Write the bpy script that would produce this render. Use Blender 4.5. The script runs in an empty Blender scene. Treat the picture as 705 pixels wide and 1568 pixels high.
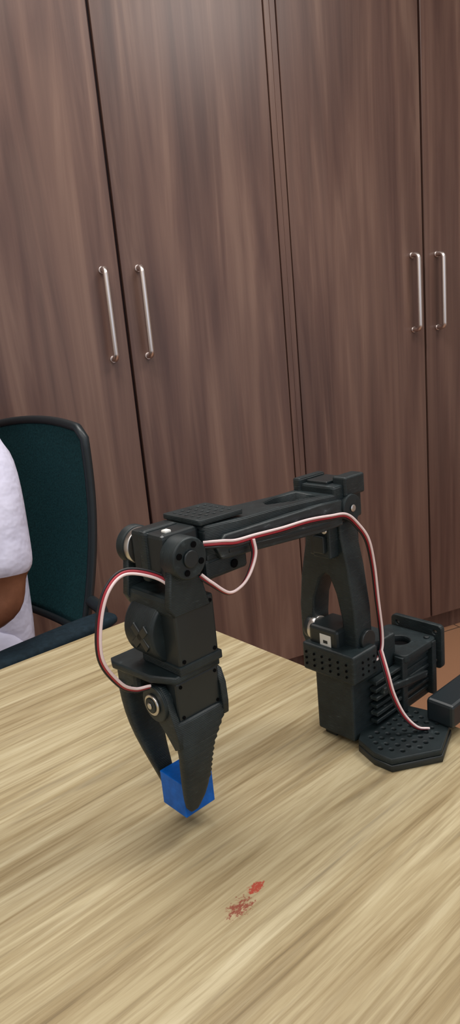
import bpy, bmesh, math, random
from mathutils import Vector, Matrix, Euler
random.seed(4)
scene=bpy.context.scene
COL=scene.collection
scene.view_settings.view_transform='Standard'

def lin(r,g,b):
    def c(v):
        v/=255.0
        return v/12.92 if v<=.04045 else ((v+.055)/1.055)**2.4
    return (c(r),c(g),c(b),1)

# ------------------------------------------------------------ materials
def newmat(name,col=(.5,.5,.5,1),rough=.5,metal=0,spec=.5):
    m=bpy.data.materials.new(name);m.use_nodes=True
    b=m.node_tree.nodes['Principled BSDF']
    b.inputs['Base Color'].default_value=col
    b.inputs['Roughness'].default_value=rough
    b.inputs['Metallic'].default_value=metal
    b.inputs['Specular IOR Level'].default_value=spec
    return m
def N(m,t,**k):
    n=m.node_tree.nodes.new(t)
    for a,v in k.items(): setattr(n,a,v)
    return n
def LK(m,a,b): m.node_tree.links.new(a,b)
def ramp(m,stops):
    n=N(m,'ShaderNodeValToRGB')
    e=n.color_ramp.elements
    while len(e)<len(stops): e.new(.5)
    for i,(p,c) in enumerate(stops):
        e[i].position=p;e[i].color=c
    return n
def mapped(m,scale,coord='Object',loc=(0,0,0)):
    tc=N(m,'ShaderNodeTexCoord');mp=N(m,'ShaderNodeMapping')
    mp.inputs['Scale'].default_value=scale;mp.inputs['Location'].default_value=loc
    LK(m,tc.outputs[coord],mp.inputs['Vector']);return mp.outputs['Vector']
def noise(m,vec,scale,detail=4,rough=.55,dist=0):
    n=N(m,'ShaderNodeTexNoise')
    n.inputs['Scale'].default_value=scale;n.inputs['Detail'].default_value=detail
    n.inputs['Roughness'].default_value=rough;n.inputs['Distortion'].default_value=dist
    LK(m,vec,n.inputs['Vector']);return n.outputs['Fac']
def mix(m,a,b,fac,mode='MIX'):
    n=N(m,'ShaderNodeMix',data_type='RGBA',blend_type=mode)
    for s,v in ((n.inputs[6],a),(n.inputs[7],b),(n.inputs[0],fac)):
        if hasattr(v,'is_output') : LK(m,v,s)
        else: s.default_value=v
    return n.outputs[2]
def math_(m,op,a,b=None):
    n=N(m,'ShaderNodeMath',operation=op)
    for i,v in enumerate((a,b)):
        if v is None: continue
        if hasattr(v,'is_output'): LK(m,v,n.inputs[i])
        else: n.inputs[i].default_value=v
    return n.outputs[0]
def bump(m,h,strength,dist=.001):
    n=N(m,'ShaderNodeBump');n.inputs['Strength'].default_value=strength;n.inputs['Distance'].default_value=dist
    LK(m,h,n.inputs['Height']);LK(m,n.outputs['Normal'],m.node_tree.nodes['Principled BSDF'].inputs['Normal'])

def mat_wardrobe():
    m=newmat('walnut_laminate',rough=.36,spec=.45)
    b=m.node_tree.nodes['Principled BSDF']
    oi=N(m,'ShaderNodeObjectInfo')
    off=N(m,'ShaderNodeVectorMath',operation='SCALE');off.inputs[0].default_value=(7.3,3.1,9.7)
    LK(m,oi.outputs['Random'],off.inputs['Scale'])
    def mv(scale):
        tc=N(m,'ShaderNodeTexCoord');ad=N(m,'ShaderNodeVectorMath',operation='ADD')
        LK(m,tc.outputs['Object'],ad.inputs[0]);LK(m,off.outputs[0],ad.inputs[1])
        mp=N(m,'ShaderNodeMapping');mp.inputs['Scale'].default_value=scale
        LK(m,ad.outputs[0],mp.inputs['Vector']);return mp.outputs['Vector']
    n0=noise(m,mv((5.0,5.0,.6)),1.0,2,.5,1.0)
    n1=noise(m,mv((14,14,.75)),1.0,4,.55,1.2)
    n2=noise(m,mv((46,46,1.1)),1.0,4,.6,.3)
    c0=ramp(m,[(.32,lin(66,46,42)),(.50,lin(92,67,59)),(.66,lin(126,99,86))]);LK(m,n0,c0.inputs[0])
    c1=ramp(m,[(.32,lin(56,37,34)),(.45,lin(84,60,53)),(.56,lin(104,78,67)),(.70,lin(138,110,95))]);LK(m,n1,c1.inputs[0])
    c2=ramp(m,[(.30,lin(64,44,40)),(.5,lin(94,69,60)),(.70,lin(122,96,84))]);LK(m,n2,c2.inputs[0])
    c=mix(m,c0.outputs[0],c1.outputs[0],.55)
    c=mix(m,c,c2.outputs[0],.22)
    LK(m,c,b.inputs['Base Color'])
    bump(m,n2,.04,.0005)
    return m
def mat_table():
    m=newmat('ash_laminate',rough=.5,spec=.3)
    b=m.node_tree.nodes['Principled BSDF']
    n0=noise(m,mapped(m,(.9,6,6)),1.0,2,.5,.5)
    n1=noise(m,mapped(m,(1.7,22,22)),1.0,4,.6,1.5)
    n2=noise(m,mapped(m,(3.6,85,85)),1.0,5,.65,.8)
    n3=noise(m,mapped(m,(12,330,330)),1.0,3,.6)
    c0=ramp(m,[(.34,lin(140,124,92)),(.5,lin(170,156,121)),(.66,lin(192,180,147))]);LK(m,n0,c0.inputs[0])
    c1=ramp(m,[(.30,lin(96,77,53)),(.41,lin(142,123,88)),(.52,lin(172,158,124)),(.66,lin(201,191,160))]);LK(m,n1,c1.inputs[0])
    c2=ramp(m,[(.32,lin(78,60,40)),(.43,lin(142,124,90)),(.55,lin(178,164,131)),(.70,lin(209,200,170))]);LK(m,n2,c2.inputs[0])
    c=mix(m,c0.outputs[0],c1.outputs[0],.60)
    c=mix(m,c,c2.outputs[0],.45)
    c3=ramp(m,[(.38,(.58,.52,.44,1)),(.5,(1,1,1,1))]);LK(m,n3,c3.inputs[0])
    c=mix(m,c,c3.outputs[0],.4,'MULTIPLY')
    tc=N(m,'ShaderNodeTexCoord');sp=N(m,'ShaderNodeSeparateXYZ');LK(m,tc.outputs['Object'],sp.inputs[0])
    def blob(cx,cy,rx,ry,k):
        dx=math_(m,'DIVIDE',math_(m,'SUBTRACT',sp.outputs[0],cx),rx)
        dy=math_(m,'DIVIDE',math_(m,'SUBTRACT',sp.outputs[1],cy),ry)
        d=math_(m,'ADD',math_(m,'MULTIPLY',dx,dx),math_(m,'MULTIPLY',dy,dy))
        ns=noise(m,mapped(m,(230,330,1)),1.0,3,.75)
        v=math_(m,'SUBTRACT',math_(m,'ADD',math_(m,'MULTIPLY',ns,3.2),-k),d)
        r=ramp(m,[(.0,(0,0,0,1)),(.35,(.85,.85,.85,1))]);LK(m,v,r.inputs[0]);return r.outputs[0]
    c=mix(m,c,lin(126,44,34),blob(.290,.507,.017,.011,1.2))
    c=mix(m,c,lin(164,40,32),blob(.270,.502,.010,.005,.95))
    LK(m,c,b.inputs['Base Color'])
    return m
def mat_plastic():
    m=newmat('black_printed_plastic',rough=.47,spec=.42)
    b=m.node_tree.nodes['Principled BSDF']
    n1=noise(m,mapped(m,(60,60,60)),1.0,4,.6)
    n2=noise(m,mapped(m,(90,90,420)),1.0,4,.75)
    c=ramp(m,[(.3,(.005,.010,.012,1)),(.66,(.012,.021,.024,1)),(.8,(.035,.050,.055,1))]);LK(m,n1,c.inputs[0])
    s=ramp(m,[(.60,(0,0,0,1)),(.80,(.45,.45,.45,1))]);LK(m,n2,s.inputs[0])
    LK(m,mix(m,c.outputs[0],(.10,.13,.14,1),s.outputs[0]),b.inputs['Base Color'])
    w=N(m,'ShaderNodeTexWave',wave_type='BANDS',bands_direction='Z')
    w.inputs['Scale'].default_value=260;w.inputs['Distortion'].default_value=1.0
    LK(m,mapped(m,(1,1,1)),w.inputs['Vector'])
    bump(m,w.outputs['Fac'],.5,.0004)
    return m
def mat_dusty():
    m=newmat('scuffed_printed_plastic',rough=.45,spec=.5)
    b=m.node_tree.nodes['Principled BSDF']
    n1=noise(m,mapped(m,(60,260,260)),1.0,6,.78)
    c=ramp(m,[(.45,(.010,.016,.018,1)),(.60,(.022,.032,.035,1)),(.74,(.20,.23,.24,1))]);LK(m,n1,c.inputs[0])
    LK(m,c.outputs[0],b.inputs['Base Color'])
    bump(m,n1,.25,.0005)
    return m
def mat_fabric(name,c1,c2,sc,rough=.8,bs=.15,bd=.003):
    m=newmat(name,rough=rough,spec=.2)
    n1=noise(m,mapped(m,(sc,sc,sc)),1.0,4,.6)
    c=ramp(m,[(.35,c1),(.65,c2)]);LK(m,n1,c.inputs[0])
    LK(m,c.outputs[0],m.node_tree.nodes['Principled BSDF'].inputs['Base Color'])
    bump(m,n1,bs,bd)
    return m
M_W=mat_wardrobe();M_T=mat_table();M_P=mat_plastic();M_D=mat_dusty()
M_SERVO=newmat('servo_case',(.008,.013,.015,1),.4)
M_HOLE=newmat('hole_dark',(.001,.001,.0015,1),.9,spec=.1)
M_SIL=newmat('brushed_steel',(.62,.60,.58,1),.28,1.0)
M_HND=newmat('satin_chrome',(.74,.67,.65,1),.3,1.0)
M_LBL=newmat('white_label',lin(225,225,220),.6)
M_RED=newmat('wire_red',lin(158,36,50),.4)
M_WHT=newmat('wire_white',lin(228,206,206),.4)
M_BLK=newmat('wire_black',(.01,.009,.011,1),.4)
M_BLUE=mat_fabric('blue_printed_plastic',lin(6,84,168),lin(12,98,194),120,.42,.05)
M_DARK=newmat('dark_gap',lin(40,18,24),.7)
M_TEAL=mat_fabric('teal_mesh_fabric',lin(14,48,52),lin(26,68,72),260,.75,.25)
M_FRAME=newmat('chair_plastic',lin(22,32,37),.4)
M_SEAT=mat_fabric('chair_seat_fabric',lin(20,34,42),lin(28,44,54),120,.85)
M_SHIRT=mat_fabric('white_shirt_cotton',lin(198,197,219),lin(213,212,233),9,.85,.6,.02)
M_SKIN=mat_fabric('brown_skin',lin(116,76,56),lin(134,90,68),30,.5,.08)
M_PANT=mat_fabric('grey_trousers',lin(48,50,60),lin(60,62,72),60,.85)
M_HAIR=newmat('black_hair',(.006,.005,.005,1),.5)
M_WALL=mat_fabric('painted_plaster',lin(206,200,190),lin(212,207,198),8,.9,.03)
M_CEIL=newmat('ceiling_white',lin(225,224,220),.9)
M_EYE=newmat('eye_white',lin(230,228,222),.3)
M_LIP=newmat('lips',lin(120,66,58),.5)
def mat_floor():
    m=newmat('vitrified_tile',rough=.3)
    br=N(m,'ShaderNodeTexBrick');br.offset=0
    br.inputs['Scale'].default_value=1;br.inputs['Brick Width'].default_value=.6;br.inputs['Row Height'].default_value=.6
    br.inputs['Mortar Size'].default_value=.003
    br.inputs['Color1'].default_value=lin(160,118,90);br.inputs['Color2'].default_value=lin(168,126,98);br.inputs['Mortar'].default_value=lin(90,70,58)
    LK(m,mapped(m,(1,1,1)),br.inputs['Vector'])
    LK(m,br.outputs['Color'],m.node_tree.nodes['Principled BSDF'].inputs['Base Color'])
    return m
M_FLOOR=mat_floor()

# ------------------------------------------------------------ helpers
def link(o,par=None):
    COL.objects.link(o)
    if par is not None: o.parent=par
    return o
def empty(name,loc=(0,0,0),rz=0):
    e=bpy.data.objects.new(name,None);e.location=loc;e.rotation_euler=(0,0,rz);e.empty_display_size=.05
    COL.objects.link(e);return e
def mesh_obj(name,bm,mat,par=None,smooth=False):
    me=bpy.data.meshes.new(name);bm.to_mesh(me);bm.free()
    if mat: me.materials.append(mat)
    if smooth:
        for p in me.polygons:p.use_smooth=True
    return link(bpy.data.objects.new(name,me),par)
def box(name,x,y,z,mat,par,bev=.0015,rot=None,seg=2):
    bm=bmesh.new();bmesh.ops.create_cube(bm,size=1)
    s=Vector((x[1]-x[0],y[1]-y[0],z[1]-z[0]));c=Vector(((x[0]+x[1])/2,(y[0]+y[1])/2,(z[0]+z[1])/2))
    for v in bm.verts:v.co=Vector((v.co.x*s.x,v.co.y*s.y,v.co.z*s.z))
    if bev>0:
        bmesh.ops.bevel(bm,geom=bm.edges[:],offset=min(bev,min(s)*.45),segments=seg,profile=.5,affect='EDGES')
    o=mesh_obj(name,bm,mat,par);o.location=c
    if rot:o.rotation_euler=rot
    return o
def cyl(name,p0,p1,r,mat,par,seg=32,bev=.0008,r2=None):
    p0=Vector(p0);p1=Vector(p1);d=p1-p0
    bm=bmesh.new();bmesh.ops.create_cone(bm,cap_ends=True,segments=seg,radius1=r,radius2=r if r2 is None else r2,depth=d.length)
    if bev>0:
        ed=[e for e in bm.edges if any(len(f.verts)>4 for f in e.link_faces)]
        bmesh.ops.bevel(bm,geom=ed,offset=bev,segments=2,profile=.5,affect='EDGES')
    o=mesh_obj(name,bm,mat,par)
    for p in o.data.polygons:
        if len(p.vertices)==4:p.use_smooth=True
    o.location=(p0+p1)/2;o.rotation_mode='QUATERNION';o.rotation_quaternion=d.to_track_quat('Z','Y')
    return o
def curve_to_mesh(cu,name,par,mat):
    t=bpy.data.objects.new('tmp',cu);COL.objects.link(t)
    bpy.context.view_layer.update()
    dg=bpy.context.evaluated_depsgraph_get()
    me=bpy.data.meshes.new_from_object(t.evaluated_get(dg))
    COL.objects.unlink(t);bpy.data.objects.remove(t)
    me.name=name;me.materials.clear();me.materials.append(mat)
    return link(bpy.data.objects.new(name,me),par)
def circ(cx,cy,r,n=18): return [(cx+r*math.cos(2*math.pi*i/n),cy+r*math.sin(2*math.pi*i/n)) for i in range(n)]
def rrect(x0,x1,y0,y1,r,n=5):
    out=[]
    for cx,cy,a0 in ((x1-r,y1-r,0),(x0+r,y1-r,90),(x0+r,y0+r,180),(x1-r,y0+r,270)):
        for i in range(n+1):
            a=math.radians(a0+90*i/n);out.append((cx+r*math.cos(a),cy+r*math.sin(a)))
    return out
PL={'XY':Matrix(((1,0,0),(0,1,0),(0,0,1))).transposed(),
    'XZ':Matrix(((1,0,0),(0,0,1),(0,-1,0))).transposed(),
    'YZ':Matrix(((0,1,0),(0,0,1),(1,0,0))).transposed()}
def plate(name,outline,holes,plane,pos,thick,mat,par,bev=.0008,rot=None):
    cu=bpy.data.curves.new(name,'CURVE');cu.dimensions='2D';cu.fill_mode='BOTH'
    cu.extrude=max(thick/2-bev,1e-4);cu.bevel_depth=bev;cu.bevel_resolution=1;cu.offset=-bev
    for pts in [outline]+list(holes):
        s=cu.splines.new('POLY');s.points.add(len(pts)-1);s.use_cyclic_u=True
        for p,q in zip(s.points,pts):p.co=(q[0],q[1],0,1)
    o=curve_to_mesh(cu,name,par,mat)
    M=PL[plane].to_4x4()
    o.data.transform(M)
    off={'XY':(0,0,pos),'XZ':(0,pos,0),'YZ':(pos,0,0)}[plane]
    o.location=off
    if rot:o.rotation_euler=rot
    return o
def catmull(pts,n=10):
    P=[Vector(p) for p in pts];P=[2*P[0]-P[1]]+P+[2*P[-1]-P[-2]];out=[]
    for i in range(1,len(P)-2):
        a,b,c,d=P[i-1:i+3]
        for k in range(n):
            t=k/n
            out.append(.5*((2*b)+(c-a)*t+(2*a-5*b+4*c-d)*t*t+(3*b-a-3*c+d)*t**3))
    out.append(P[-2]);return out
def tube(name,pts,r,mat,par,sm=10,cyc=False):
    cu=bpy.data.curves.new(name,'CURVE');cu.dimensions='3D';cu.bevel_depth=r;cu.bevel_resolution=3;cu.use_fill_caps=True
    P=catmull(pts,sm) if sm else [Vector(p) for p in pts]
    s=cu.splines.new('POLY');s.points.add(len(P)-1);s.use_cyclic_u=cyc
    for p,q in zip(s.points,P):p.co=(*q,1)
    o=curve_to_mesh(cu,name,par,mat)
    for p in o.data.polygons:p.use_smooth=True
    return o
def ribbon(name,pts,par,r=.00110,tw=1.2,ph=0):
    P=catmull(pts,10);n=len(P)
    for k,(m,nm) in enumerate(((M_WHT,'white'),(M_RED,'red'),(M_BLK,'black'))):
        Q=[]
        for i,p in enumerate(P):
            a=P[max(i-1,0)];b=P[min(i+1,n-1)];t=(b-a).normalized()
            ref=Vector((.45,.75,.48)).normalized()
            s=t.cross(ref)
            if s.length<.05:s=Vector((0,0,1))
            s.normalize();q=t.cross(s).normalized()
            an=ph+tw*i/n
            side=s*math.cos(an)+q*math.sin(an)
            Q.append(p+side*(k-1)*r*1.9)
        tube(name+'_'+nm,Q,r,m,par,sm=0)
def loft(name,secs,mat,par,n=20,e=3.2,sub=1):
    bm=bmesh.new();rings=[]
    for (z,xc,yc,wx,wy) in secs:
        ring=[]
        for i in range(n):
            a=2*math.pi*i/n;ca,sa=math.cos(a),math.sin(a)
            x=math.copysign(abs(ca)**(2/e),ca)*wx/2;y=math.copysign(abs(sa)**(2/e),sa)*wy/2
            ring.append(bm.verts.new((xc+x,yc+y,z)))
        rings.append(ring)
    for a,b in zip(rings,rings[1:]):
        for i in range(n):bm.faces.new((a[i],a[(i+1)%n],b[(i+1)%n],b[i]))
    bm.faces.new(rings[0][::-1]);bm.faces.new(rings[-1])
    bmesh.ops.recalc_face_normals(bm,faces=bm.faces[:])
    o=mesh_obj(name,bm,mat,par,True)
    if sub:
        md=o.modifiers.new('s','SUBSURF');md.levels=sub;md.render_levels=sub
    return o
def dots(name,pts,axis,r,h,mat,par,n=10):
    bm=bmesh.new()
    R={'x':Euler((0,math.pi/2,0)).to_matrix(),'y':Euler((math.pi/2,0,0)).to_matrix(),'z':Matrix.Identity(3)}[axis].to_4x4()
    for p in pts: bmesh.ops.create_cone(bm,cap_ends=True,segments=n,radius1=r,radius2=r,depth=h,matrix=Matrix.Translation(p)@R)
    return mesh_obj(name,bm,mat,par)

# ------------------------------------------------------------ room
A23=math.atan2(.3907,.9205)
W0=Vector((-.279,1.93,0));WU=Vector((.9205,.3907,0));WN=Vector((-.3907,.9205,0))
def slab(name,x,y,z,mat,rz=0,loc=(0,0,0)):
    bm=bmesh.new();bmesh.ops.create_cube(bm,size=1)
    for v in bm.verts:v.co=Vector(((v.co.x+.5)*(x[1]-x[0])+x[0],(v.co.y+.5)*(y[1]-y[0])+y[0],(v.co.z+.5)*(z[1]-z[0])+z[0]))
    o=mesh_obj(name,bm,mat);o.location=loc;o.rotation_euler=(0,0,rz);return o
slab('floor',(-2.2,3.2),(-4.6,.62),(-.1,0),M_FLOOR,A23,W0)
slab('ceiling',(-2.2,3.2),(-4.6,.62),(2.75,2.85),M_CEIL,A23,W0)
slab('wall_back',(-2.2,3.2),(.5,.62),(0,2.75),M_WALL,A23,W0)
slab('wall_left',(-2.32,-2.2),(-4.6,.62),(0,2.75),M_WALL,A23,W0)
slab('wall_right',(3.2,3.32),(-4.6,.62),(0,2.75),M_WALL,A23,W0)

def handle(par,s,z=1.225,h=.232):
    P=[Vector((s,.002,z-h/2)),Vector((s,-.022,z-h/2))]
    for i in range(1,6):
        a=math.pi/2*i/5;P.append(Vector((s,-.022-.013*math.sin(a),z-h/2+.013*(1-math.cos(a)))))
    for i in range(0,6):
        a=math.pi/2*i/5;P.append(Vector((s,-.022-.013*math.cos(a),z+h/2-.013+.013*math.sin(a))))
    P.append(Vector((s,.002,z+h/2)))
    tube('handle',P,.0080,M_HND,par,sm=0)
    for zz in (z-h/2,z+h/2): cyl('handle_foot',(s,.001,zz),(s,-.005,zz),.0095,M_HND,par,20)
def wardrobe(s0):
    e=empty('wardrobe',W0+WU*s0,A23)
    W=1.02;H=2.4
    box('side_l',(0,.0175),(0,.44),(0,H),M_W,e,.001)
    box('side_r',(W-.0175,W-.0005),(0,.44),(0,H),M_W,e,.001)
    box('back_panel',(.0175,W-.0175),(.43,.44),(.0,H),M_W,e,0)
    box('top_panel',(.0175,W-.0175),(.0,.43),(H-.02,H),M_W,e,.001)
    box('plinth',(.0175,W-.0175),(.03,.05),(0,.07),M_W,e,0)
    box('bottom_panel',(.0175,W-.0175),(.03,.43),(.07,.088),M_W,e,0)
    box('inner_dark',(.0175,W-.0175),(.024,.028),(.07,H-.02),M_DARK,e,0)
    g=.004;mid=W/2
    box('door_1',(.0175+g,mid-g),(0,.019),(.075,H-.025),M_W,e,.0018)
    box('door_2',(mid+g,W-.0175-g),(0,.019),(.075,H-.025),M_W,e,.0018)
    handle(e,mid-.05);handle(e,mid+.05)
    return e
for s0 in (-.460,.560,1.580,-1.480): wardrobe(s0)

def lamp(x,y,power,sx=.6,sy=.6):
    e=empty('ceiling_light_panel',(x,y,2.745))
    box('frame',(-sx/2-.02,sx/2+.02),(-sy/2-.02,sy/2+.02),(-.012,.004),M_CEIL,e,.002)
    l=bpy.data.lights.new('lamp','AREA');l.shape='RECTANGLE';l.size=sx;l.size_y=sy;l.energy=power;l.color=(1,.97,.93)
    o=bpy.data.objects.new('lamp',l);o.location=(0,0,-.02);link(o,e)
lamp(-.25,1.05,24,.9,.6)
lamp(1.25,.9,28,.9,.6)
lamp(.2,-.9,16,1.2,.6)
lamp(-1.2,-.6,12,.9,.6)
w=bpy.data.worlds.new('world');scene.world=w;w.use_nodes=True
w.node_tree.nodes['Background'].inputs[0].default_value=(.84,.90,1,1)
w.node_tree.nodes['Background'].inputs[1].default_value=.9

# ------------------------------------------------------------ table
TA=math.atan2(-.638,-.77)
tb=empty('office_table',(-.119,.970,.75),TA)
plate('top',rrect(0,.9,0,1.7,.015),[],'XY',-.0125,.025,M_T,tb,.001)
for yy in (.1,1.55):
    box('leg_panel',(.08,.82),(yy,yy+.03),(-.75,-.0255),M_FRAME,tb,.002)
box('modesty_panel',(.42,.44),(.13,1.55),(-.5,-.0255),M_FRAME,tb,.002)

# ------------------------------------------------------------ robot arm
RA=math.atan2(-.6606,-.7507)
O=Vector((.096,.62,.75))
rb=empty('robot_arm',O,RA)
bp=[(.044,.068),(.043,.086),(.003,.111),(-.037,.096),(-.048,.073),(-.038,.030),(.009,.030),(.036,.045)]
def inside(p,poly,m=.006):
    x,y=p;c=False;n=len(poly);md=9
    for i in range(n):
        x1,y1=poly[i];x2,y2=poly[(i+1)%n]
        if (y1>y)!=(y2>y) and x<(x2-x1)*(y-y1)/(y2-y1)+x1:c=not c
        dx,dy=x2-x1,y2-y1;t=max(0,min(1,((x-x1)*dx+(y-y1)*dy)/(dx*dx+dy*dy)))
        md=min(md,math.hypot(x-x1-t*dx,y-y1-t*dy))
    return c and md>m
hp=[(-.05+.0095*i+(.00475 if j%2 else 0),.035+.0085*j) for i in range(12) for j in range(10)]
hp=[p for p in hp if inside(p,bp,.0065) and p[1]>.052]
plate('base_plate',bp,[circ(p[0],p[1],.0020,10) for p in hp],'XY',.0095,.006,M_P,rb)
plate('base_plate_floor',[(p[0]*1.02,p[1]*1.01) for p in bp],[],'XY',.0034,.0064,M_SERVO,rb)
box('base_box',(-.035,.035),(-.004,.040),(.006,.092),M_P,rb,.002)
box('base_collar',(.004,.040),(-.014,.047),(.068,.096),M_P,rb,.002)
dots('collar_holes_front',[(.0402,-.009+.0095*i,.075+.006*j) for i in range(6) for j in range(3)],'x',.0012,.001,M_HOLE,rb)
dots('collar_holes_side',[(.010+.0085*i,.0472,.075+.006*j) for i in range(3) for j in range(3)],'y',.0012,.001,M_HOLE,rb)
box('base_foot',(.012,.030),(.0,.014),(.0,.007),M_SERVO,rb,.001)
box('base_foot_rear',(-.06,-.04),(.0,.02),(.0,.012),M_SERVO,rb,.001)
box('rear_housing',(-.083,-.03),(.0,.048),(.010,.064),M_P,rb,.002)
for k in range(6):
    box('rib',(-.078,.012),(.042,.0495+.0006*(k%2)),(.018+.008*k,.0215+.008*k),M_D if k in (1,3) else M_P,rb,.0006)
box('rib_post',(-.036,-.028),(.042,.052),(.012,.07),M_P,rb,.001)
box('rib_post',(-.083,-.076),(.042,.055),(.012,.07),M_P,rb,.001)
box('rib_slope',(-.070,.004),(.040,.053),(.040,.047),M_D,rb,.001,(0,-.16,0))
plate('rear_shelf',rrect(-.086,-.03,-.004,.054,.006),[circ(-.058,.028,.011,28)],'XY',.068,.008,M_P,rb)
cyl('shelf_bushing',(-.058,.028,.055),(-.058,.028,.066),.0108,M_HOLE,rb)
cyl('shelf_screw',(-.078,.047,.070),(-.078,.047,.074),.003,M_SERVO,rb,16)
plate('rear_plate',rrect(-.002,.058,.036,.083,.005),[circ(.006,.075,.0022),circ(.050,.075,.0022),circ(.050,.044,.0022),circ(.006,.044,.0022)],'YZ',-.091,.006,M_P,rb)
box('clamp_bar',(-.135,-.030),(.075,.103),(.0125,.036),M_FRAME,rb,.003)
box('clamp_spine',(-.150,-.125),(.078,.100),(-.10,.036),M_FRAME,rb,.003)
box('clamp_foot_bar',(-.150,-.02),(.078,.100),(-.10,-.082),M_FRAME,rb,.003)
cyl('clamp_screw',(-.035,.089,-.13),(-.035,.089,-.035),.005,M_SIL,rb)
cyl('clamp_pad',(-.035,.089,-.035),(-.035,.089,-.0265),.013,M_FRAME,rb)
cyl('clamp_knob',(-.035,.089,-.15),(-.035,.089,-.13),.016,M_FRAME,rb,8)
# shoulder servo
box('shoulder_servo',(-.002,.034),(-.010,.024),(.080,.113),M_SERVO,rb,.003)
box('servo_label',(.0339,.0343),(.004,.017),(.089,.107),M_LBL,rb,0)
box('servo_label_print',(.0343,.0345),(.008,.013),(.0985,.1015),M_FRAME,rb,0)
cyl('shoulder_horn_ring',(.018,-.016,.103),(.018,-.0095,.103),.012,M_SIL,rb)
cyl('shoulder_horn',(.018,-.021,.103),(.018,-.0145,.103),.0115,M_SERVO,rb)
ua=[(-.015,.246),(.023,.246),(.026,.20),(.032,.170),(.037,.13),(.038,.092),(.034,.084),(.022,.084),(.0215,.120),(.016,.145),(.009,.161),(.004,.163),(-.003,.156),(-.011,.135),(-.0135,.115),(-.014,.084),(-.026,.084),(-.030,.092),(-.030,.125),(-.026,.155),(-.018,.19),(-.016,.22)]
plate('upper_arm',ua,[],'YZ',.010,.024,M_P,rb,.002)
box('upper_arm_face',(.020,.0245),(-.010,.018),(.180,.235),M_SERVO,rb,.0015)
box('upper_arm_back',(-.012,-.001),(-.010,.020),(.172,.240),M_P,rb,.002)
cyl('arm_pin',(.008,.036,.100),(.008,.041,.100),.010,M_SERVO,rb)
# elbow
box('elbow_block',(-.010,.028),(-.018,.026),(.214,.248),M_P,rb,.002)
box('elbow_cap_near',(-.012,.016),(.014,.029),(.236,.2545),M_P,rb,.002)
box('elbow_cap_far',(-.006,.030),(-.021,-.012),(.236,.253),M_P,rb,.002)
box('elbow_servo',(-.006,.022),(-.011,.013),(.244,.2505),M_SERVO,rb,.001)
cyl('elbow_disc',(.010,.024,.226),(.010,.031,.226),.0125,M_P,rb)
cyl('elbow_screw',(.010,.031,.226),(.010,.0325,.226),.0033,M_SIL,rb,16)
box('elbow_gusset',(.018,.034),(.002,.022),(.182,.214),M_P,rb,.002)
box('elbow_gusset_key',(.033,.038),(.006,.018),(.188,.204),M_SERVO,rb,.001)
cyl('gusset_screw',(.034,.018,.209),(.0365,.018,.209),.0028,M_SIL,rb,14)
# forearm
tilt=(0,-.055,0)
fo=[(.0,-.019),(.035,-.021),(.062,-.017),(.11,-.017),(.135,-.023),(.175,-.024),(.175,.024),(.14,.026),(.10,.023),(.06,.023),(.03,.026),(.0,.024)]
fh=[(.034,-.015),(.066,-.012),(.086,-.004),(.092,.005),(.070,.012),(.036,.016)]
fa=plate('forearm',fo,[fh],'XY',.228,.024,M_P,rb,.002,tilt)
plate('forearm_side_rail',[(.022,.213),(.05,.213),(.10,.217),(.165,.222),(.170,.232),(.160,.240),(.10,.239),(.05,.238),(.022,.236)],[],'XZ',.0262,.006,M_D,rb,.0012)
plate('forearm_side_groove',[(.04,.2165),(.10,.2205),(.158,.2255),(.158,.2285),(.10,.2235),(.04,.2195)],[],'XZ',.0292,.0016,M_SERVO,rb,.0004)
box('forearm_rib',(.035,.085),(-.004,.0),(.222,.238),M_P,rb,.001,(0,-.055,.12))
box('forearm_top_bar',(.086,.132),(-.010,.020),(.2405,.2445),M_D,rb,.001,tilt)
plate('perforated_cover',rrect(.133,.178,-.024,.022,.003),[circ(.1395+.0078*i,-.0165+.0072*j,.0015,8) for i in range(5) for j in range(5)],'XY',.2485,.004,M_P,rb,.0006,(0,-.02,0))
box('wrist_holder',(.130,.176),(-.024,.024),(.222,.246),M_P,rb,.002)
cyl('holder_hole',(.140,.0235,.238),(.140,.0246,.238),.003,M_HOLE,rb,16)
box('forearm_lower_strap',(.135,.178),(.002,.024),(.207,.224),M_P,rb,.003)
cyl('strap_hole',(.150,.0242,.214),(.150,.0252,.214),.0035,M_HOLE,rb,16)
# wrist servo + discs
box('wrist_servo',(.176,.2105),(-.022,.018),(.214,.250),M_SERVO,rb,.003)
box('wrist_servo_cap',(.180,.213),(-.010,.0),(.212,.2515),M_P,rb,.003)
cyl('wrist_disc_near',(.1985,.017,.233),(.1985,.033,.233),.0158,M_P,rb,48,.0015)
cyl('wrist_disc_hub',(.1985,.033,.233),(.1985,.035,.233),.0065,M_SERVO,rb,32)
dots('wrist_disc_screws',[(.1985+.0105*math.cos(a),.0332,.233+.0105*math.sin(a)) for a in (.4,1.97,3.54,5.11)],'y',.0024,.001,M_HOLE,rb)
cyl('wrist_disc_ring',(.200,-.028,.234),(.200,-.022,.234),.0145,M_SIL,rb,40)
cyl('wrist_disc_far',(.200,-.037,.234),(.200,-.028,.234),.0155,M_P,rb,48,.0015)
box('wrist_plug',(.198,.2035),(.008,.014),(.2495,.252),M_LBL,rb,.001)
plate('wrist_bracket_near',[(.186,.228),(.211,.228),(.216,.198),(.212,.190),(.178,.190),(.182,.205)],[],'XZ',.0220,.007,M_P,rb,.0012)
plate('wrist_bracket_far',[(.186,.232),(.211,.232),(.216,.198),(.212,.190),(.178,.190),(.182,.205)],[],'XZ',-.031,.007,M_P,rb,.0012)
box('wrist_neck',(.180,.214),(-.033,.0245),(.188,.204),M_P,rb,.004)
box('roll_servo',(.174,.212),(-.020,.0245),(.148,.198),M_SERVO,rb,.002)
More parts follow.
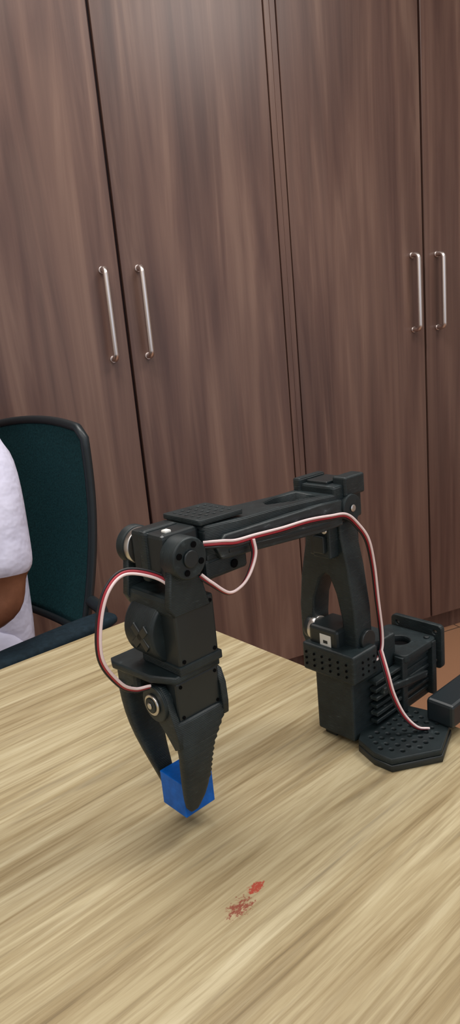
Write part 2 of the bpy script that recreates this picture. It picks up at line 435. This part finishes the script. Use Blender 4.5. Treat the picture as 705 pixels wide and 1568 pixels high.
box('roll_servo_rim',(.172,.2135),(-.022,.026),(.144,.151),M_P,rb,.001)
dots('roll_servo_holes',[(.178,.0247,.154),(.208,.0247,.154),(.178,.0247,.193),(.208,.0247,.193)],'y',.0016,.0008,M_HOLE,rb)
cyl('roll_housing',(.197,-.028,.172),(.197,.008,.172),.0270,M_P,rb,48,.003)
for an in (.75,-.75): box('housing_cross',(.220,.2245),(-.018,.006),(.168,.175),M_SERVO,rb,.001,(an,0,0))
# gripper
gp=[(.166,-.034),(.180,-.048),(.227,-.048),(.231,-.040),(.227,.004),(.217,.0235),(.174,.0235),(.167,.014)]
plate('gripper_plate',gp,[],'XY',.141,.006,M_P,rb,.0015)
box('gripper_body',(.176,.226),(-.045,-.016),(.120,.142),M_P,rb,.004)
box('gripper_servo',(.174,.216),(-.010,.0215),(.103,.138),M_SERVO,rb,.002)
dots('gripper_servo_holes',[(.178,.0217,.109),(.212,.0217,.109),(.178,.0217,.134),(.212,.0217,.134)],'y',.0014,.0008,M_HOLE,rb)
cyl('hinge_boss',(.214,.002,.119),(.2245,.002,.119),.0145,M_P,rb,40)
cyl('hinge_ring',(.2245,.002,.119),(.227,.002,.119),.0085,M_SIL,rb,32)
cyl('hinge_hub',(.2268,.002,.119),(.228,.002,.119),.0062,M_P,rb,32)
cyl('hinge_screw',(.2278,.002,.119),(.229,.002,.119),.0026,M_SIL,rb,16)
cyl('body_screw',(.226,-.024,.124),(.2275,-.024,.124),.0024,M_SIL,rb,16)
forkf=[(-.009,.128),(-.002,.134),(.009,.134),(.015,.126),(.020,.112),(.025,.098),(.026,.088),(.019,.084),(.010,.094),(-.004,.107),(-.011,.118)]
forkr=[(-.004,.133),(.010,.136),(.020,.133),(.024,.122),(.025,.106),(.024,.096),(.016,.094),(.0,.104),(-.008,.116)]
plate('jaw_fork_front',forkf,[],'YZ',.219,.006,M_P,rb,.001)
plate('jaw_fork_rear',forkr,[],'YZ',.1725,.006,M_P,rb,.001)
key=[(.1065,.1960,.0190,.048,.009),(.097,.1975,.0210,.046,.010),(.088,.2015,.0220,.038,.011),(.078,.2045,.0222,.031,.011),(.066,.2060,.0215,.0275,.011),(.054,.2065,.0202,.0255,.010),(.044,.2070,.0188,.0225,.009),(.036,.2080,.0177,.0185,.008),(.029,.2095,.0167,.0125,.0065),(.026,.2097,.0165,.008,.005)]
secs=[]
zz=.1065;k=0
while zz>.026:
    for a,b in zip(key,key[1:]):
        if a[0]>=zz>=b[0]:
            t=(a[0]-zz)/(a[0]-b[0]);v=[a[i]+(b[i]-a[i])*t for i in range(5)];break
    w_=.0014 if (k%2 and zz>.050) else 0
    secs.append((zz,v[1]-w_/2,v[2],v[3]+w_,v[4]+w_*.4));zz-=.0022;k+=1
secs.append(key[-1])
loft('moving_jaw',secs,M_P,rb,24,4,0)
loft('fixed_jaw',[(.135,.202,-.036,.054,.016),(.118,.2035,-.0385,.048,.014),(.098,.2080,-.0385,.036,.011),(.075,.2090,-.0350,.026,.010),(.050,.2060,-.028,.018,.009),(.034,.2045,-.0225,.013,.007),(.025,.204,-.0212,.009,.006)],M_P,rb,24,4)
# wires
ribbon('gripper_wire',[(.203,.022,.196),(.206,.018,.212),(.216,.010,.222),(.233,.0,.227),(.249,0,.219),(.259,0,.198),(.262,0,.170),(.250,0,.146),(.238,.0,.136),(.226,.002,.134)],rb)
ribbon('forearm_wire',[(.178,.024,.236),(.168,.033,.236),(.154,.0335,.233),(.133,.0335,.232),(.104,.0335,.230),(.073,.0335,.229),(.045,.0345,.226),(.026,.0355,.223),(.013,.037,.212),(.003,.040,.196),(-.004,.040,.170),(-.008,.040,.136),(-.011,.041,.100),(-.006,.043,.084),(.006,.044,.080),(.020,.036,.088)],rb,ph=.4)
ribbon('wrist_wire',[(.139,.0345,.232),(.139,.036,.220),(.147,.037,.207),(.156,.036,.199),(.167,.034,.197),(.180,.031,.208),(.186,.026,.215)],rb,ph=.9)
ribbon('base_wire',[(-.001,.046,.088),(.004,.056,.070),(.004,.062,.050),(.000,.070,.030),(-.006,.080,.018),(-.016,.086,.0142)],rb,.0010,ph=.2)

cp=O+Vector((-.7507,-.6606,0))*.2+Vector((.6606,-.7507,0))*(-.002)
bm=bmesh.new();bmesh.ops.create_cube(bm,size=.03)
bmesh.ops.bevel(bm,geom=bm.edges[:],offset=.0006,segments=2,profile=.5,affect='EDGES')
cube=mesh_obj('blue_cube',bm,M_BLUE);cube.location=(cp.x,cp.y,.75+.033);cube.rotation_euler=(0,0,RA)

# ------------------------------------------------------------ chair
CH=Vector((-.575,1.25,0));CA=math.radians(225)
ch=empty('office_chair',CH,CA)
def curved_panel(name,hw,z0,z1,x0,curv,th,mat,par,rc=.05,nx=24,nz=20,lean=.08,crown=.012):
    bm=bmesh.new()
    def pos(u,v,off):
        y=u*hw;z=z0+(z1-z0)*v
        d=min((z1-z),(z-z0));k=1.0
        if d<rc: k=1-(rc-math.sqrt(max(rc*rc-(rc-d)**2,0)))/hw
        y*=k
        x=x0+curv*(u*u)-lean*(v-.3)-.02*math.sin(v*math.pi)
        return (x+off,y,z+crown*(1-u*u)*(v))
    front=[[bm.verts.new(pos(-1+2*i/nx,j/nz,th/2)) for i in range(nx+1)] for j in range(nz+1)]
    back=[[bm.verts.new(pos(-1+2*i/nx,j/nz,-th/2)) for i in range(nx+1)] for j in range(nz+1)]
    for j in range(nz):
        for i in range(nx):
            bm.faces.new((front[j][i],front[j][i+1],front[j+1][i+1],front[j+1][i]))
            bm.faces.new((back[j][i],back[j+1][i],back[j+1][i+1],back[j][i+1]))
    for j in range(nz):
        bm.faces.new((front[j][0],front[j+1][0],back[j+1][0],back[j][0]))
        bm.faces.new((front[j][nx],back[j][nx],back[j+1][nx],front[j+1][nx]))
    for i in range(nx):
        bm.faces.new((front[0][i],back[0][i],back[0][i+1],front[0][i+1]))
        bm.faces.new((front[nz][i],front[nz][i+1],back[nz][i+1],back[nz][i]))
    bmesh.ops.recalc_face_normals(bm,faces=bm.faces[:])
    o=mesh_obj(name,bm,mat,par,True)
    rim=[]
    for i in range(nx+1): rim.append(pos(-1+2*i/nx,1,0))
    for j in range(nz-1,-1,-1): rim.append(pos(1,j/nz,0))
    for i in range(nx-1,-1,-1): rim.append(pos(-1+2*i/nx,0,0))
    for j in range(1,nz): rim.append(pos(-1,j/nz,0))
    tube(name+'_frame',rim,.009,M_FRAME,par,sm=0,cyc=True)
    return o
curved_panel('backrest',.182,.60,.995,-.228,.012,.008,M_TEAL,ch,rc=.018,lean=.062)
loft('seat',[(.405,0,0,.44,.46),(.415,0,0,.48,.50),(.45,0,0,.50,.52),(.468,0,0,.47,.49),(.470,0,0,.40,.42)],M_SEAT,ch,32,4)
tube('back_spine',[(-.10,0,.40),(-.24,0,.42),(-.285,0,.52),(-.280,0,.66),(-.300,0,.80)],.018,M_FRAME,ch)
for sy in (1,-1):
    tube('armrest_post',[(.0,sy*.22,.40),(.0,sy*.275,.42),(-.02,sy*.285,.52),(-.04,sy*.275,.64)],.014,M_FRAME,ch)
    loft('armrest_pad',[(.640,-.07,sy*.272,.26,.05),(.645,-.07,sy*.272,.28,.06),(.658,-.07,sy*.272,.28,.062),(.664,-.07,sy*.272,.25,.05)],M_SEAT,ch,24,4)
    tube('armrest_strut',[(-.17,sy*.27,.648),(-.205,sy*.24,.655),(-.220,sy*.18,.66)],.012,M_FRAME,ch)
cyl('gas_lift',(0,0,.10),(0,0,.40),.025,M_FRAME,ch)
cyl('seat_plate',(0,0,.385),(0,0,.408),.10,M_FRAME,ch)
cyl('hub',(0,0,.07),(0,0,.13),.04,M_FRAME,ch)
for k in range(5):
    a=2*math.pi*k/5+.3;ca,sa=math.cos(a),math.sin(a)
    tube('base_leg_%d'%(k+1),[(.03*ca,.03*sa,.11),(.16*ca,.16*sa,.095),(.29*ca,.29*sa,.075)],.016,M_FRAME,ch)
    for q in (-.014,.014):
        x,y=.29*ca-q*sa,.29*sa+q*ca
        cyl('caster_%d'%(k+1),(x-.009*sa,y+.009*ca,.029),(x+.009*sa,y-.009*ca,.029),.028,M_FRAME,ch,24,.003)

# ------------------------------------------------------------ person
ps=empty('seated_person',CH,CA)
def skin(name,verts,edges,mats,tagf,par,root=0,sub=2,smooth=True):
    me=bpy.data.meshes.new(name);me.from_pydata([v[0] for v in verts],edges,[])
    o=bpy.data.objects.new(name,me);COL.objects.link(o)
    md=o.modifiers.new('sk','SKIN');md.use_smooth_shade=True
    sv=me.skin_vertices[0].data
    for i,v in enumerate(verts):
        r=v[1];sv[i].radius=(r,r) if not isinstance(r,tuple) else r
        sv[i].use_root=(i==root)
    ms=o.modifiers.new('ss','SUBSURF');ms.levels=sub;ms.render_levels=sub
    bpy.context.view_layer.update()
    dg=bpy.context.evaluated_depsgraph_get()
    m2=bpy.data.meshes.new_from_object(o.evaluated_get(dg));m2.name=name
    COL.objects.unlink(o);bpy.data.objects.remove(o)
    m2.materials.clear()
    for m in mats:m2.materials.append(m)
    segs=[(Vector(verts[a][0]),Vector(verts[b][0]),a,b) for a,b in edges]
    for p in m2.polygons:
        p.use_smooth=True
        if tagf:
            best=None
            for A,B,a,b in segs:
                d=B-A;t=max(0,min(1,(p.center-A).dot(d)/d.length_squared))
                dd=(p.center-A-t*d).length
                if best is None or dd<best[0]:best=(dd,a,b,t)
            p.material_index=tagf(best[1],best[2],best[3])
    return link(bpy.data.objects.new(name,m2),par)
V=[((-.085,0,.575),(.145,.115)),
   ((-.09,0,.70),(.14,.110)),
   ((-.07,0,.83),(.15,.115)),
   ((-.05,0,.95),(.145,.115)),
   ((-.035,0,1.045),.075),
   ((-.015,0,1.10),.056),
   ((.0,0,1.15),.055)]
E=[(0,1),(1,2),(2,3),(3,4),(4,5),(5,6)]
cl={}
for sy in (1,-1):
    b=len(V)
    V+=[((-.045,sy*.15,.985),.072),
        ((-.035,sy*.210,.945),.064),
        ((-.018,sy*.240,.84),.062),
        ((-.012,sy*.248,.795),.064),
        ((-.011,sy*.249,.786),.043),
        ((-.012,sy*.256,.742),.043),
        ((.035,sy*.240,.728),.041),
        ((.13,sy*.17,.735),.035),
        ((.215,sy*.095,.74),.026)]
    E+=[(3,b)]+[(b+i,b+i+1) for i in range(8)]
    for i in range(b+4,b+9): cl[i]=1
    h=len(V)
    V+=[((-.07,sy*.09,.572),.100),((.12,sy*.11,.560),.085),((.36,sy*.12,.55),.066),((.385,sy*.12,.48),.062),((.37,sy*.12,.28),.055),((.36,sy*.12,.11),.042)]
    E+=[(0,h)]+[(h+i,h+i+1) for i in range(5)]
    for i in range(h+1,h+6): cl[i]=2
cl[5]=1;cl[6]=1
def tag(a,b,t):
    ca,cb=cl.get(a,0),cl.get(b,0)
    if cb==2 and ca==0: return 2 if t>.35 else 0
    return cb if t>.5 else ca
body=skin('body',V,E,[M_SHIRT,M_SKIN,M_PANT],tag,ps)
def ellip(name,c,r,mat,par,rot=None,seg=32,fn=None):
    bm=bmesh.new();bmesh.ops.create_uvsphere(bm,u_segments=seg,v_segments=seg//2,radius=1)
    for v in bm.verts:
        if fn:v.co=fn(v.co)
        v.co=Vector((v.co.x*r[0],v.co.y*r[1],v.co.z*r[2]))
    o=mesh_obj(name,bm,mat,par,True);o.location=c
    if rot:o.rotation_euler=rot
    return o
HC=Vector((.035,0,1.245))
def headf(c):
    z=c.z
    k=1.0
    if z<0:k=1-.30*(-z)**1.5
    x=c.x*k
    if z<-.2 and c.x>0:x+=.10*(-z-.2)
    return Vector((x,c.y*k,z))
ellip('head',HC,(.098,.077,.118),M_SKIN,ps,fn=headf)
def hairf(c):
    if c.x>.15 and c.z<.45: return Vector((c.x*.80,c.y*.93,c.z*.93))
    if c.z<-.35: return Vector((c.x*.85,c.y*.85,c.z*.8))
    return c
ellip('hair',HC+Vector((-.008,0,.012)),(.103,.083,.120),M_HAIR,ps,fn=hairf)
loft('nose',[(1.205,HC.x+.096,0,.026,.030),(1.215,HC.x+.100,0,.034,.032),(1.232,HC.x+.096,0,.026,.020),(1.262,HC.x+.088,0,.016,.014)],M_SKIN,ps,16,2)
for sy in (1,-1):
    ellip('eye',HC+Vector((.080,sy*.031,.004)),(.012,.014,.009),M_EYE,ps,seg=20)
    ellip('iris',HC+Vector((.0905,sy*.031,.004)),(.003,.006,.006),M_HAIR,ps,seg=16)
    ellip('brow',HC+Vector((.087,sy*.032,.024)),(.005,.017,.003),M_HAIR,ps,seg=16)
    ellip('ear',HC+Vector((-.005,sy*.078,-.005)),(.018,.008,.030),M_SKIN,ps,seg=20)
ellip('mouth',HC+Vector((.084,0,-.064)),(.010,.024,.007),M_LIP,ps,seg=20)
for sy in (1,-1):
    W=Vector((.215,sy*.095,.74));d=Vector((.75,-sy*.62,-.12)).normalized();up=Vector((0,0,1));s=d.cross(up).normalized()*(1 if sy>0 else -1)
    up=s.cross(d).normalized();up=up if up.z>0 else -up
    Vh=[(tuple(W),(.026,.020)),(tuple(W+d*.035),(.034,.017)),(tuple(W+d*.075),(.038,.014))]
    Eh=[(0,1),(1,2)]
    skin('palm_'+('l' if sy>0 else 'r'),Vh,Eh,[M_SKIN],None,ps)
    for k,(o,ln) in enumerate(((-.030,.070),(-.010,.080),(.010,.075),(.029,.060))):
        b=W+d*.072+s*o
        v=[(tuple(b),.010),(tuple(b+d*ln*.45-up*.004),.009),(tuple(b+d*ln*.75-up*.022),.0085),(tuple(b+d*ln*.85-up*.042),.0075)]
        skin('finger_%d'%(k+1),v,[(0,1),(1,2),(2,3)],[M_SKIN],None,ps)
    b=W+d*.025-s*.028
    v=[(tuple(b),.013),(tuple(b+d*.03-s*.018-up*.006),.011),(tuple(b+d*.058-s*.022-up*.014),.0095),(tuple(b+d*.075-s*.018-up*.02),.008)]
    skin('thumb',v,[(0,1),(1,2),(2,3)],[M_SKIN],None,ps)
tube('collar',[(.01+.0,0,1.055)]+[( -.03+.068*math.cos(a),.068*math.sin(a),1.075-.02*math.cos(a)) for a in [k*math.pi/6 for k in range(1,12)]]+[(.01,0,1.055)],.010,M_SHIRT,ps,4)
for sy in (1,-1):
    loft('shoe',[(.002,.40,sy*.12,.26,.085),(.03,.40,sy*.12,.265,.09),(.055,.385,sy*.12,.22,.08),(.085,.355,sy*.12,.12,.075),(.10,.352,sy*.12,.10,.07)],M_HAIR,ps,24,2.6)

# ------------------------------------------------------------ camera
cam=bpy.data.cameras.new('camera');co=bpy.data.objects.new('camera',cam);COL.objects.link(co)
co.location=(0,0,1.13);co.rotation_euler=(1.32541,.09129,-.02283)
cam.sensor_fit='VERTICAL';cam.sensor_height=36;cam.lens=36*1050/1568.5;cam.clip_start=.02
scene.camera=co
